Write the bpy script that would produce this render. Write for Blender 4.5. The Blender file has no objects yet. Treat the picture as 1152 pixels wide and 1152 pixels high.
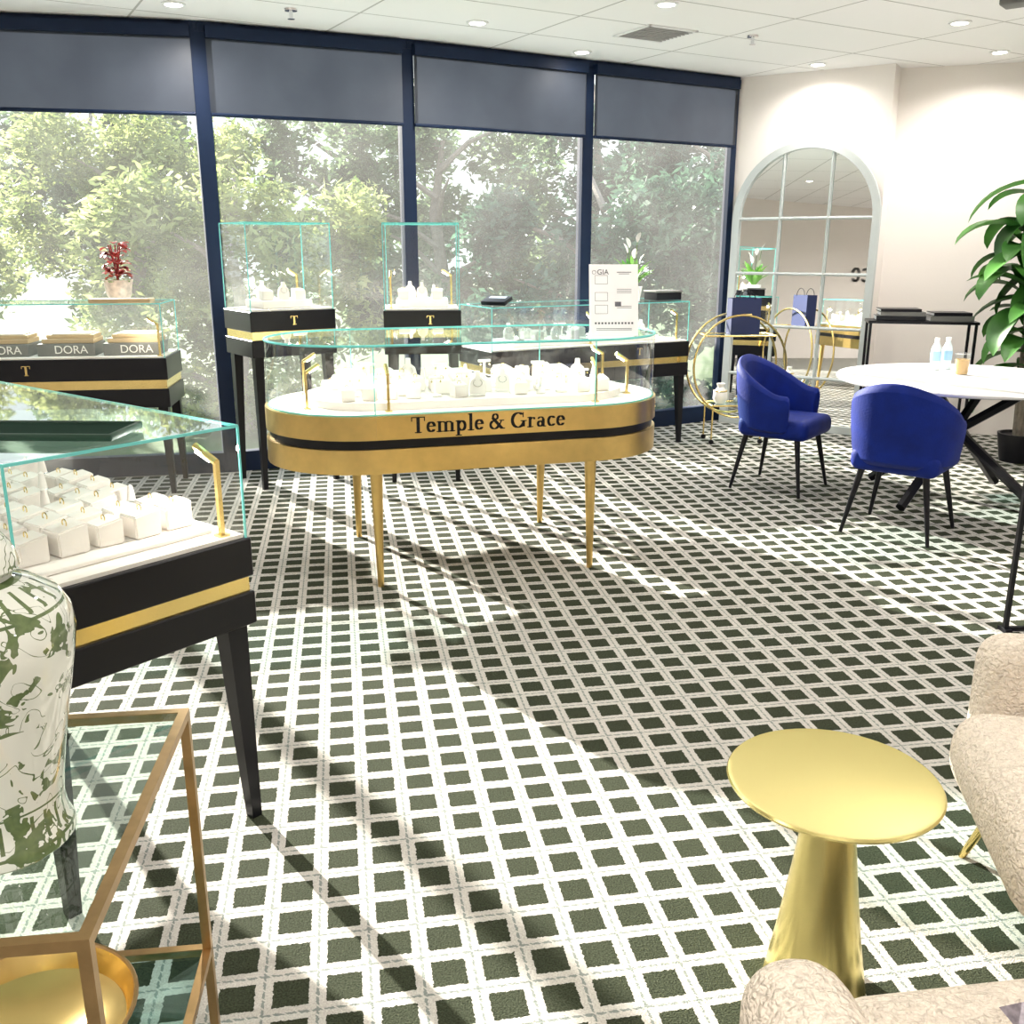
import bpy, bmesh, math, random
from mathutils import Vector, Matrix
random.seed(7)
PI=math.pi
R=math.radians
col=bpy.context.scene.collection
F=1080.0; TH=math.atan(301/1080.0); HC=1.55
def at(px,py,z):
    u=(px-576)/F; v=(576-py)/F
    t=(z-HC)/(-math.sin(TH)+v*math.cos(TH))
    return Vector((u*t,t*(math.cos(TH)+v*math.sin(TH)),z))
# ---------------------------------------------------------------- materials
MATS={}
def nt(name):
    m=bpy.data.materials.new(name); m.use_nodes=True
    n=m.node_tree; b=n.nodes['Principled BSDF']; return m,n,b
def pm(name,c,rough=.5,metal=0,var=.12,scale=8,bump=0,bscale=None,spec=None,sheen=0,emis=0,coords='Object',dist=.02,vor=False):
    if name in MATS: return MATS[name]
    m,n,b=nt(name); N=n.nodes; L=n.links
    tc=N.new('ShaderNodeTexCoord'); no=N.new('ShaderNodeTexNoise'); no.inputs['Scale'].default_value=scale; no.inputs['Detail'].default_value=4
    L.new(tc.outputs[coords],no.inputs['Vector'])
    mx=N.new('ShaderNodeMix'); mx.data_type='RGBA'
    mx.inputs[6].default_value=(*[max(0,x*(1-var)) for x in c],1); mx.inputs[7].default_value=(*[min(1,x*(1+var)) for x in c],1)
    L.new(no.outputs['Fac'],mx.inputs[0]); L.new(mx.outputs[2],b.inputs['Base Color'])
    b.inputs['Roughness'].default_value=rough; b.inputs['Metallic'].default_value=metal
    if sheen: b.inputs['Sheen Weight'].default_value=sheen
    if spec is not None: b.inputs['Specular IOR Level'].default_value=spec
    if emis:
        b.inputs['Emission Color'].default_value=(*c,1); b.inputs['Emission Strength'].default_value=emis
    if bump:
        if vor:
            n2=N.new('ShaderNodeTexVoronoi'); n2.inputs['Scale'].default_value=bscale; out=n2.outputs['Distance']
            n3_=N.new('ShaderNodeTexNoise'); n3_.inputs['Scale'].default_value=bscale*.6; L.new(tc.outputs[coords],n3_.inputs['Vector'])
            va=N.new('ShaderNodeVectorMath'); va.operation='MULTIPLY_ADD'; va.inputs[1].default_value=(.03,.03,.03); L.new(n3_.outputs['Color'],va.inputs[0]); L.new(tc.outputs[coords],va.inputs[2]); L.new(va.outputs[0],n2.inputs['Vector'])
        else:
            n2=N.new('ShaderNodeTexNoise'); n2.inputs['Scale'].default_value=bscale or scale*4; n2.inputs['Detail'].default_value=5; out=n2.outputs['Fac']
            L.new(tc.outputs[coords],n2.inputs['Vector'])
        bp=N.new('ShaderNodeBump'); bp.inputs['Strength'].default_value=bump; bp.inputs['Distance'].default_value=dist
        if vor: bp.invert=True
        L.new(out,bp.inputs['Height']); L.new(bp.outputs['Normal'],b.inputs['Normal'])
    MATS[name]=m; return m
def glassmat(name,tint=(1,1,1),base=.04,k=.6,refl=(1,1,1),haze=0):
    m=bpy.data.materials.new(name); m.use_nodes=True; n=m.node_tree; N=n.nodes; L=n.links
    for x in list(N): N.remove(x)
    o=N.new('ShaderNodeOutputMaterial'); t=N.new('ShaderNodeBsdfTransparent'); g=N.new('ShaderNodeBsdfGlossy'); mx=N.new('ShaderNodeMixShader')
    t.inputs['Color'].default_value=(*tint,1); g.inputs['Roughness'].default_value=.02; g.inputs['Color'].default_value=(*refl,1)
    lw=N.new('ShaderNodeLayerWeight'); lw.inputs['Blend'].default_value=.5
    p=N.new('ShaderNodeMath'); p.operation='POWER'; p.inputs[1].default_value=4
    q=N.new('ShaderNodeMath'); q.operation='MULTIPLY_ADD'; q.inputs[1].default_value=k; q.inputs[2].default_value=base
    L.new(lw.outputs['Facing'],p.inputs[0]); L.new(p.outputs[0],q.inputs[0]); L.new(q.outputs[0],mx.inputs[0])
    src=t.outputs[0]
    if haze:
        tr=N.new('ShaderNodeBsdfTranslucent'); tr.inputs['Color'].default_value=(1,1,1,1)
        no=N.new('ShaderNodeTexNoise'); no.inputs['Scale'].default_value=1.4; no.inputs['Detail'].default_value=5
        tc=N.new('ShaderNodeTexCoord'); L.new(tc.outputs['Object'],no.inputs['Vector'])
        mm=N.new('ShaderNodeMath'); mm.operation='MULTIPLY'; mm.inputs[1].default_value=haze*2; L.new(no.outputs['Fac'],mm.inputs[0])
        m2=N.new('ShaderNodeMixShader'); L.new(mm.outputs[0],m2.inputs[0]); L.new(t.outputs[0],m2.inputs[1]); L.new(tr.outputs[0],m2.inputs[2]); src=m2.outputs[0]
    L.new(src,mx.inputs[1]); L.new(g.outputs[0],mx.inputs[2]); L.new(mx.outputs[0],o.inputs['Surface'])
    return m
def leafmat(name,c1,c2,trans=.45):
    m=bpy.data.materials.new(name); m.use_nodes=True; n=m.node_tree; N=n.nodes; L=n.links
    b=N['Principled BSDF']; o=N['Material Output']
    tc=N.new('ShaderNodeTexCoord'); no=N.new('ShaderNodeTexNoise'); no.inputs['Scale'].default_value=2.5; no.inputs['Detail'].default_value=6
    L.new(tc.outputs['Object'],no.inputs['Vector'])
    cr=N.new('ShaderNodeValToRGB'); cr.color_ramp.elements[0].position=.35; cr.color_ramp.elements[1].position=.68
    cr.color_ramp.elements[0].color=(*c1,1); cr.color_ramp.elements[1].color=(*c2,1)
    L.new(no.outputs['Fac'],cr.inputs[0]); L.new(cr.outputs[0],b.inputs['Base Color']); b.inputs['Roughness'].default_value=.45
    tr=N.new('ShaderNodeBsdfTranslucent'); L.new(cr.outputs[0],tr.inputs['Color'])
    mx=N.new('ShaderNodeMixShader'); mx.inputs[0].default_value=trans
    L.new(b.outputs[0],mx.inputs[1]); L.new(tr.outputs[0],mx.inputs[2]); L.new(mx.outputs[0],o.inputs['Surface'])
    return m
BLACK=pm('black_lacquer',(.007,.007,.010),.3,spec=.25)
GOLD=pm('brushed_gold',(.72,.50,.18),.3,1,.14,20)
GOLDP=pm('brass_polished',(.82,.62,.25),.22,1,.06,12)
SATIN=pm('satin_pale_brass',(.80,.69,.28),.27,1,.04,6)
ANT=pm('antique_brass',(.44,.29,.14),.35,1,.3,30)
WHITE=pm('white_suede',(.87,.81,.76),.8,0,.04,10,.05,200)
PAPER=pm('white_paper',(.88,.88,.88),.6,0,.02)
FRAME=pm('window_frame_navy',(.008,.018,.048),.5,spec=.2)
GLASS=glassmat('clear_case_glass',(.97,.995,.99),.03,.6)
GLTOP=glassmat('top_case_glass',(.78,.94,.925),.07,.8)
WGLASS=glassmat('window_glass',(.95,.975,.975),.02,.3,haze=.045)  # white translucency mixed into the panes stands in for outdoor haze
EDGE=pm('teal_glass_edge',(.14,.52,.48),.1,0,.1,10,emis=.2)  # edges carry a faint painted glow, emission without a lamp
SILV=pm('silver',(.8,.8,.82),.15,1,.03)
BLUE=pm('royal_blue_velvet',(.001,.014,.17),.65,0,.5,9,.12,90,spec=.2,sheen=.03)
BOUC=pm('boucle_cream',(.88,.78,.66),.95,0,.10,60,.85,90,dist=.012,spec=.1,vor=True)
DGREEN=pm('dark_green_leather',(.006,.040,.022),.5)
NAVY=pm('navy_paper',(.012,.022,.09),.5)
MARBLE=pm('white_marble',(.9,.89,.89),.2,0,.06,3)
LEAFD=leafmat('dark_glossy_leaf',(.012,.07,.012),(.08,.26,.035),.25)
LEAFM=leafmat('peace_lily_leaf',(.06,.24,.04),(.30,.55,.10),.3)
LEAFR=leafmat('red_leaf',(.18,.015,.015),(.40,.06,.04),.25)
STEM=pm('green_stem',(.12,.22,.05),.6)
BARK=pm('bark',(.26,.22,.18),.9,0,.4,12,.6,40)
CERAM=pm('white_ceramic',(.85,.83,.81),.25,0,.03)
KRAFT=pm('tan_card',(.52,.38,.22),.6,0,.1)
GREYC=pm('grey_card',(.17,.17,.16),.6,0,.1)
WALLM=pm('warm_white_plaster',(.86,.81,.77),.85,0,.02,3,.05,80)
MFRAME=pm('pale_grey_painted_wood',(.50,.54,.54),.5,0,.06,10)
MIRR=pm('mirror_silver',(.97,.98,.98),.01,1,.005)
LAMPM=pm('lamp_emitter',(1,.93,.85),.5,emis=30)
# ---------------------------------------------------------------- bmesh helpers
def box(bm,c,s,rz=0,bev=0,seg=3,rot=None):
    M=Matrix.Translation(Vector(c))@(rot if rot is not None else Matrix.Rotation(rz,4,'Z'))@Matrix.Diagonal((*s,1))
    r=bmesh.ops.create_cube(bm,size=1,matrix=M)
    if bev:
        es=list({e for v in r['verts'] for e in v.link_edges})
        bmesh.ops.bevel(bm,geom=es,offset=bev,segments=seg,profile=.5,affect='EDGES',clamp_overlap=True)
def cyl(bm,p0,p1,r0,r1=None,seg=16):
    if r1 is None: r1=r0
    p0=Vector(p0);p1=Vector(p1);d=p1-p0
    M=Matrix.Translation((p0+p1)/2)@d.to_track_quat('Z','Y').to_matrix().to_4x4()
    bmesh.ops.create_cone(bm,cap_ends=True,segments=seg,radius1=r0,radius2=r1,depth=d.length,matrix=M)
def lathe(bm,prof,seg=32,c=(0,0,0),sx=1,sy=1):
    rings=[]
    for r,z in prof:
        if r<1e-5: rings.append([bm.verts.new((c[0],c[1],c[2]+z))])
        else: rings.append([bm.verts.new((c[0]+sx*r*math.cos(2*PI*i/seg),c[1]+sy*r*math.sin(2*PI*i/seg),c[2]+z)) for i in range(seg)])
    for a,b in zip(rings,rings[1:]):
        for i in range(seg):
            j=(i+1)%seg
            if len(a)==1 and len(b)==1: continue
            if len(a)==1: bm.faces.new((a[0],b[i],b[j]))
            elif len(b)==1: bm.faces.new((a[i],a[j],b[0]))
            else: bm.faces.new((a[i],a[j],b[j],b[i]))
def tube(bm,pts,r,seg=8,closed=False):
    pts=[Vector(p) for p in pts]; n=len(pts); rings=[]
    rr=r if isinstance(r,(list,tuple)) else [r]*n
    up=None
    for i,p in enumerate(pts):
        a=pts[(i-1)%n] if (closed or i>0) else p; b=pts[(i+1)%n] if (closed or i<n-1) else p
        t=(b-a).normalized()
        if up is None:
            up=Vector((0,0,1)) if abs(t.z)<.9 else Vector((1,0,0))
        s=t.cross(up)
        if s.length<1e-4: s=t.cross(Vector((.3,1,0)))
        s.normalize(); up=s.cross(t).normalized()
        rings.append([bm.verts.new(p+rr[i]*(math.cos(2*PI*k/seg)*s+math.sin(2*PI*k/seg)*up)) for k in range(seg)])
    m=n if closed else n-1
    for i in range(m):
        a=rings[i];b=rings[(i+1)%n]
        for k in range(seg):
            j=(k+1)%seg; bm.faces.new((a[k],a[j],b[j],b[k]))
    if not closed:
        bm.faces.new(rings[0][::-1]); bm.faces.new(rings[-1])
def prism(bm,poly,z0,z1,cap=True):
    a=[bm.verts.new((x,y,z0)) for x,y in poly]; b=[bm.verts.new((x,y,z1)) for x,y in poly]; n=len(poly)
    for i in range(n):
        j=(i+1)%n; bm.faces.new((a[i],a[j],b[j],b[i]))
    if cap: bm.faces.new(a[::-1]); bm.faces.new(b)
def flat(bm,poly,z):
    bm.faces.new([bm.verts.new((x,y,z)) for x,y in poly])
def quad(bm,*ps): bm.faces.new([bm.verts.new(p) for p in ps])
def leaf(bm,base,az,ln,w,el,droop,n=6,fold=.25):
    p=Vector(base); h=Vector((math.cos(az),math.sin(az),0)); s=Vector((-math.sin(az),math.cos(az),0)); prev=None
    for i in range(n+1):
        t=i/n; e=el-droop*t; d=h*math.cos(e)+Vector((0,0,math.sin(e))); up=-h*math.sin(e)+Vector((0,0,math.cos(e)))
        ww=w*.5*(math.sin(PI*min(1,t*.93+.05))**.8)
        if i==n: ww=.0008
        row=[bm.verts.new(p-s*ww+up*ww*fold),bm.verts.new(p),bm.verts.new(p+s*ww+up*ww*fold)]
        if prev:
            bm.faces.new((prev[0],prev[1],row[1],row[0])); bm.faces.new((prev[1],prev[2],row[2],row[1]))
        prev=row; p=p+d*(ln/n)
def mk(name,bm,mat,parent=None,smooth=True,recalc=True,ang=38,loc=None,rz=0):
    if recalc: bmesh.ops.recalc_face_normals(bm,faces=bm.faces)
    me=bpy.data.meshes.new(name); bm.to_mesh(me); bm.free()
    for m in (mat if isinstance(mat,(list,tuple)) else [mat]): me.materials.append(m)
    if smooth:
        for p in me.polygons: p.use_smooth=True
        try: me.set_sharp_from_angle(angle=R(ang))
        except Exception: pass
    o=bpy.data.objects.new(name,me); col.objects.link(o)
    if parent is not None: o.parent=parent
    if loc is not None: o.location=loc; o.rotation_euler=(0,0,rz)
    return o
def NB(): return bmesh.new()
def tag(o,label,cat,group=None):
    o['label']=label;o['category']=cat
    if group: o['group']=group
    return o
def thing(name,label,cat,loc=(0,0,0),rz=0,group=None):
    o=bpy.data.objects.new(name,None); o.empty_display_size=.1; col.objects.link(o); o.location=loc; o.rotation_euler=(0,0,rz)
    return tag(o,label,cat,group)
def struct(o): o['kind']='structure'; return o
def tree_copy(o,parent=None):
    c=o.copy(); col.objects.link(c)
    if parent is not None: c.parent=parent
    for ch in list(o.children): tree_copy(ch,c)
    return c
def text(body,size,mat,parent,loc,rot,name='lettering',ext=.0008):
    cu=bpy.data.curves.new('t','FONT'); cu.body=body; cu.size=size; cu.extrude=ext; cu.align_x='CENTER'; cu.align_y='CENTER'
    to=bpy.data.objects.new('t',cu); col.objects.link(to); bpy.context.view_layer.update()
    me=bpy.data.meshes.new_from_object(to); bpy.data.objects.remove(to)
    me.materials.clear(); me.materials.append(mat)
    o=bpy.data.objects.new(name,me); col.objects.link(o); o.parent=parent; o.location=loc; o.rotation_euler=rot; return o
# serif lettering drawn with a broad nib
def arc(cx,cy,rx,ry,a0,a1,n=14): return [(cx+rx*math.cos(R(a0+(a1-a0)*i/n)),cy+ry*math.sin(R(a0+(a1-a0)*i/n))) for i in range(n+1)]
W_=.15;T_=.045
GL={
'T':(.66,[([(.05,.67),(.61,.67)],T_),([(.33,.67),(.33,.0)],W_),([(.2,0.01),(.46,.01)],T_),([(.05,.67),(.05,.52)],T_),([(.61,.67),(.61,.52)],T_)]),
'e':(.47,[(arc(.24,.23,.15,.21,10,320),.12),([(.1,.26),(.39,.26)],T_)]),
'm':(.84,[([(.14,.44),(.14,0)],.13),([(.42,.36),(.42,0)],.13),([(.70,.36),(.70,0)],.13),(arc(.27,.34,.14,.09,170,0),.07),(arc(.55,.34,.14,.09,170,0),.07),([(.03,.01),(.25,.01)],T_),([(.31,.01),(.53,.01)],T_),([(.59,.01),(.81,.01)],T_),([(.05,.43),(.14,.43)],T_)]),
'p':(.56,[([(.14,.44),(.14,-.2)],.13),(arc(.29,.22,.15,.21,-150,150),.12),([(.03,-.2),(.27,-.2)],T_),([(.04,.43),(.14,.43)],T_)]),
'l':(.28,[([(.14,.72),(.14,0)],.13),([(.02,.01),(.26,.01)],T_),([(.04,.71),(.14,.71)],T_)]),
'&':(.78,[(arc(.3,.54,.11,.12,0,360),.09),(arc(.26,.18,.18,.18,95,345),.11),([(.2,.47),(.6,.01)],.14),([(.48,.14),(.58,.36)],.05),([(.5,.37),(.68,.37)],T_),([(.56,.01),(.72,.01)],T_)]),
'G':(.78,[(arc(.37,.34,.27,.33,50,335),.14),([(.62,.29),(.62,.06)],.13),([(.5,.3),(.74,.3)],T_),([(.6,.66),(.6,.48)],T_)]),
'r':(.42,[([(.14,.44),(.14,0)],.13),(arc(.28,.3,.12,.12,165,60),.08),([(.03,.01),(.27,.01)],T_),([(.33,.4),(.34,.36)],.09),([(.04,.43),(.14,.43)],T_)]),
'a':(.49,[(arc(.2,.13,.11,.12,0,360),.11),([(.34,.33),(.34,.03)],.13),(arc(.22,.33,.12,.1,160,0),.07),([(.34,.01),(.45,.01)],T_)]),
'c':(.43,[(arc(.24,.23,.15,.21,45,315),.12)]),
' ':(.2,[])}
def hull(ps):
    ps=sorted(set(ps)); 
    def cr(o,a,b): return (a[0]-o[0])*(b[1]-o[1])-(a[1]-o[1])*(b[0]-o[0])
    lo=[]
    for p in ps:
        while len(lo)>1 and cr(lo[-2],lo[-1],p)<=0: lo.pop()
        lo.append(p)
    up=[]
    for p in reversed(ps):
        while len(up)>1 and cr(up[-2],up[-1],p)<=0: up.pop()
        up.append(p)
    return lo[:-1]+up[:-1]
def serif(s,size,mat,parent,loc,rot,name='lettering'):
    bm=NB(); x=0; tot=sum(GL[c][0] for c in s)
    for c in s:
        for pl,w in GL[c][1]:
            for (a,b) in zip(pl,pl[1:]):
                ps=[]
                for q in (a,b):
                    for dx in (-w/2,w/2):
                        for dy in (-.022,.022): ps.append((round((q[0]+dx+x-tot/2)*size,6),round((q[1]+dy)*size,6)))
                prism(bm,hull(ps),0,.0012)
        x+=GL[c][0]
    o=mk(name,bm,mat,parent,smooth=False); o.location=loc;o.rotation_euler=rot; return o
# ---------------------------------------------------------------- room shell
CE=2.9
WP=[(-6,6.1),(-4.8,6.2),(-3.6,6.32),(-1.99,6.65),(-.74,7.2),(.57,7.97),(1.90,8.77)]
RP=[(2.97,8.08),(3.1,8.3),(6.0,7.37)]
poly=WP+RP+[(6,-5),(-6,-5)]
# carpet
cm,n,b=nt('diamond_check_carpet'); N=n.nodes;L=n.links
def mth(op,a,bv=None,cv=None):
    m=N.new('ShaderNodeMath'); m.operation=op
    for i,x in enumerate((a,bv,cv)):
        if x is None: continue
        if isinstance(x,(int,float)): m.inputs[i].default_value=x
        else: L.new(x,m.inputs[i])
    return m.outputs[0]
tc=N.new('ShaderNodeTexCoord'); mp=N.new('ShaderNodeMapping'); mp.inputs['Rotation'].default_value=(0,0,-R(10)); L.new(tc.outputs['Object'],mp.inputs['Vector'])
nz=N.new('ShaderNodeTexNoise'); nz.inputs['Scale'].default_value=120; L.new(tc.outputs['Object'],nz.inputs['Vector'])
sp=N.new('ShaderNodeSeparateXYZ'); L.new(mp.outputs[0],sp.inputs[0])
PT=.114
jit=mth('MULTIPLY',mth('SUBTRACT',nz.outputs['Fac'],.5),.09)
fx=mth('ABSOLUTE',mth('SUBTRACT',mth('FRACT',mth('ADD',mth('DIVIDE',sp.outputs[0],PT),jit)),.5))
fy=mth('ABSOLUTE',mth('SUBTRACT',mth('FRACT',mth('ADD',mth('DIVIDE',sp.outputs[1],PT),jit)),.5))
mxd=mth('MAXIMUM',fx,fy)
sq=mth('LESS_THAN',mxd,.335)
ln1=mth('GREATER_THAN',mxd,.474)
dash=mth('GREATER_THAN',mth('FRACT',mth('MULTIPLY',mth('ADD',sp.outputs[0],sp.outputs[1]),38)),.2)
ln=mth('MULTIPLY',mth('MULTIPLY',ln1,dash),.75)
n3=N.new('ShaderNodeTexNoise'); n3.inputs['Scale'].default_value=230; n3.inputs['Detail'].default_value=3; L.new(tc.outputs['Object'],n3.inputs['Vector'])
rmp=N.new('ShaderNodeMapRange'); rmp.inputs[1].default_value=.25; rmp.inputs[2].default_value=.75; L.new(n3.outputs['Fac'],rmp.inputs[0]); NF=rmp.outputs[0]
c1=N.new('ShaderNodeMix'); c1.data_type='RGBA'; c1.inputs[6].default_value=(.38,.365,.335,1); c1.inputs[7].default_value=(.64,.615,.57,1); L.new(NF,c1.inputs[0])
c2=N.new('ShaderNodeMix'); c2.data_type='RGBA'; c2.inputs[6].default_value=(.012,.016,.009,1); c2.inputs[7].default_value=(.064,.074,.046,1); L.new(NF,c2.inputs[0])
c3=N.new('ShaderNodeMix'); c3.data_type='RGBA'; c3.inputs[7].default_value=(.12,.16,.15,1); L.new(ln,c3.inputs[0]); L.new(c1.outputs[2],c3.inputs[6])
c4=N.new('ShaderNodeMix'); c4.data_type='RGBA'; L.new(sq,c4.inputs[0]); L.new(c3.outputs[2],c4.inputs[6]); L.new(c2.outputs[2],c4.inputs[7])
L.new(c4.outputs[2],b.inputs['Base Color']); b.inputs['Roughness'].default_value=.95; b.inputs['Specular IOR Level'].default_value=.1
bp=N.new('ShaderNodeBump'); bp.inputs['Strength'].default_value=.5; bp.inputs['Distance'].default_value=.01; L.new(n3.outputs['Fac'],bp.inputs['Height']); L.new(bp.outputs[0],b.inputs['Normal'])
bm=NB(); flat(bm,poly,0); fl=struct(mk('floor',bm,cm,smooth=False))
# ceiling
cem,n,b=nt('ceiling_tiles'); N=n.nodes;L=n.links
tc=N.new('ShaderNodeTexCoord'); mp=N.new('ShaderNodeMapping'); mp.inputs['Rotation'].default_value=(0,0,-R(30)); L.new(tc.outputs['Object'],mp.inputs['Vector'])
sp=N.new('ShaderNodeSeparateXYZ'); L.new(mp.outputs[0],sp.inputs[0])
gx=mth('LESS_THAN',mth('FRACT',mth('DIVIDE',sp.outputs[0],1.2)),.012); gy=mth('LESS_THAN',mth('FRACT',mth('DIVIDE',sp.outputs[1],.6)),.024)
g=mth('MAXIMUM',gx,gy)
c=N.new('ShaderNodeMix'); c.data_type='RGBA'; c.inputs[6].default_value=(.93,.92,.92,1); c.inputs[7].default_value=(.52,.51,.50,1); L.new(g,c.inputs[0]); L.new(c.outputs[2],b.inputs['Base Color']); b.inputs['Roughness'].default_value=.9
bm=NB(); flat(bm,poly,CE); struct(mk('ceiling',bm,cem,smooth=False))
def wallseg(name,a,b_,mat=WALLM,z0=0,z1=CE):
    bm=NB(); quad(bm,(a[0],a[1],z0),(b_[0],b_[1],z0),(b_[0],b_[1],z1),(a[0],a[1],z1)); return struct(mk(name,bm,mat,smooth=False,recalc=False))
wallseg('wall_mirror',WP[-1],RP[0]); wallseg('wall_recess',RP[0],RP[1]); wallseg('wall_far',RP[1],RP[2])
wallseg('wall_right',RP[2],(6,-5)); wallseg('wall_back',(6,-5),(-6,-5)); wl=wallseg('wall_left',(-6,-5),(-6,6.1))
# windows
def beam(bm,a,b_,z0,z1,th,off=0):
    a=Vector((*a,0));b2=Vector((*b_,0)); d=b2-a; m=(a+b2)/2; nrm=Vector((-d.y,d.x,0)).normalized()
    box(bm,(m.x+nrm.x*off,m.y+nrm.y*off,(z0+z1)/2),(d.length,th,z1-z0),math.atan2(d.y,d.x))
BL=leafmat('slate_blind_mesh',(.030,.036,.050),(.040,.048,.064),.35)
for i in range(len(WP)-1):
    a,b_=WP[i],WP[i+1]
    d=Vector(b_)-Vector(a); dn=d.normalized()
    bm=NB(); quad(bm,(*a,.1),(*b_,.1),(*b_,CE),(*a,CE)); g=struct(mk('window_%d'%(i+1),bm,WGLASS,smooth=False))
    bm=NB()
    beam(bm,a,b_,0,.14,.08,.0); beam(bm,a,b_,CE-.06,CE-.001,.08,0)
    ang=math.atan2(d.y,d.x)
    box(bm,(a[0],a[1],CE/2),(.10,.07,CE-.002),ang)
    if i==len(WP)-2: box(bm,(b_[0]-.03,b_[1]-.03,CE/2),(.06,.07,CE-.002),ang)
    mk('window_frame',bm,FRAME,g,smooth=False)
    nrm=Vector((dn.y,-dn.x)); off=nrm*.06
    p=Vector(a)+dn*.04+off; q=Vector(b_)-dn*.04+off
    pos=['far left bay outside','second bay outside','leftmost visible bay','bay above the square glass towers','bay above the rounded brass case','bay beside the arched mirror'][i]
    t=thing('roller_blind','slate grey roller blind half lowered over the window, '+pos,'blind',((p.x+q.x)/2,(p.y+q.y)/2,0),ang,'roller blinds along the windows')
    ll=(q-p).length
    bm=NB(); quad(bm,(-ll/2,0,2.36),(ll/2,0,2.36),(ll/2,0,CE-.1),(-ll/2,0,CE-.1)); mk('fabric',bm,BL,t,smooth=False)
    bm=NB(); cyl(bm,(-ll/2,0,2.352),(ll/2,0,2.352),.012,seg=10); mk('bottom_bar',bm,FRAME,t)
    bm=NB(); box(bm,(0,.0,CE-.065),(ll,.06,.07)); mk('cassette',bm,FRAME,t,smooth=False)
# wall lettering (seen in the mirror)
serif('Temple & Grace',.58,pm('grey_wall_letters',(.34,.33,.32),.6),wl,(-5.99,-2.20,1.50),(PI/2,0,PI/2))
# ---------------------------------------------------------------- ceiling fittings
def downlight(p,label,power=16):
    t=thing('downlight',label,'ceiling light',(p.x,p.y,CE-.001),0,'recessed downlights')
    bm=NB(); lathe(bm,[(.05,-.004),(.05,0),(.07,0),(.07,-.006),(.05,-.008),(.05,-.004)],24); mk('trim_ring',bm,PAPER,t)
    bm=NB(); lathe(bm,[(0,-.003),(.05,-.003)],24); mk('lamp',bm,LAMPM,t,recalc=False)
    l=bpy.data.lights.new('lamp_light','SPOT'); l.energy=power; l.spot_size=R(160); l.spot_blend=1; l.color=(1,.94,.88); l.shadow_soft_size=.025
    lo=bpy.data.objects.new('lamp_light',l); col.objects.link(lo); lo.location=(p.x,p.y,CE-.03)
DL=[((195,4),'round white downlight nearest the top left corner of the ceiling'),((537,25),'round white downlight above the rounded brass case'),((750,4),'round downlight at the top centre edge of the ceiling'),((1080,25),'round downlight right of the small sprinkler'),((655,58),'round downlight close to the third window mullion'),((920,72),'round downlight just above the arched mirror wall'),((1125,58),'round downlight at the far right wall')]
for (px,py),lb in DL: downlight(at(px,py,CE),lb,16 if px==655 else (50 if px==920 else 80))
for x in (-3.6,0,3.6):  # unseen fill lamps added outside the view to brighten the room
    for y in (-3,.2,3.4):
        downlight(Vector((x+.3,y,CE)),'added fill downlight in the ceiling, out of view',(230 if y<0 else 120)*(1.6 if (x>1 and y>0) else 1)*(2.2 if x<-1 and y<1 else 1))
def sprinkler(px,py,lb):
    p=at(px,py,CE); t=thing('sprinkler',lb,'sprinkler',(p.x,p.y,CE-.001))
    bm=NB(); lathe(bm,[(0,0),(.04,0),(.038,-.01),(.012,-.014),(.01,-.05),(0,-.05)],16); mk('body',bm,SILV,t)
    bm=NB(); lathe(bm,[(0,-.05),(.022,-.052),(.022,-.055),(0,-.056)],12); mk('deflector',bm,SILV,t)
sprinkler(327,10,'small chrome ceiling sprinkler at the upper left'); sprinkler(847,40,'small chrome ceiling sprinkler near the vent')
p=at(737,37,CE); t=thing('ceiling_vent','square slatted grey air vent in the ceiling','vent',(p.x,p.y,CE-.001),R(30))
bm=NB()
for s in (-1,1): box(bm,(s*.19,0,-.005),(.02,.4,.01)); box(bm,(0,s*.19,-.005),(.4,.02,.01))
mk('frame',bm,PAPER,t,smooth=False)
bm=NB()
for k in range(9): box(bm,(0,-.16+k*.04,-.006),(.36,.018,.006),rot=Matrix.Rotation(R(30),4,'X'))
mk('slats',bm,pm('vent_grey',(.4,.4,.4),.5),t,smooth=False)
p=at(1150,2,2.6); t=thing('ceiling_speaker_bar','dark box hanging from the ceiling at the top right corner','speaker',(p.x+.2,p.y+.05,2.62),R(-40))
bm=NB(); box(bm,(0,0,.04),(.5,.12,.08),bev=.01); mk('body',bm,GREYC,t)
bm=NB(); cyl(bm,(0,0,.08),(0,0,CE-2.62-.001),.012); mk('rod',bm,BLACK,t)
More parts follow.
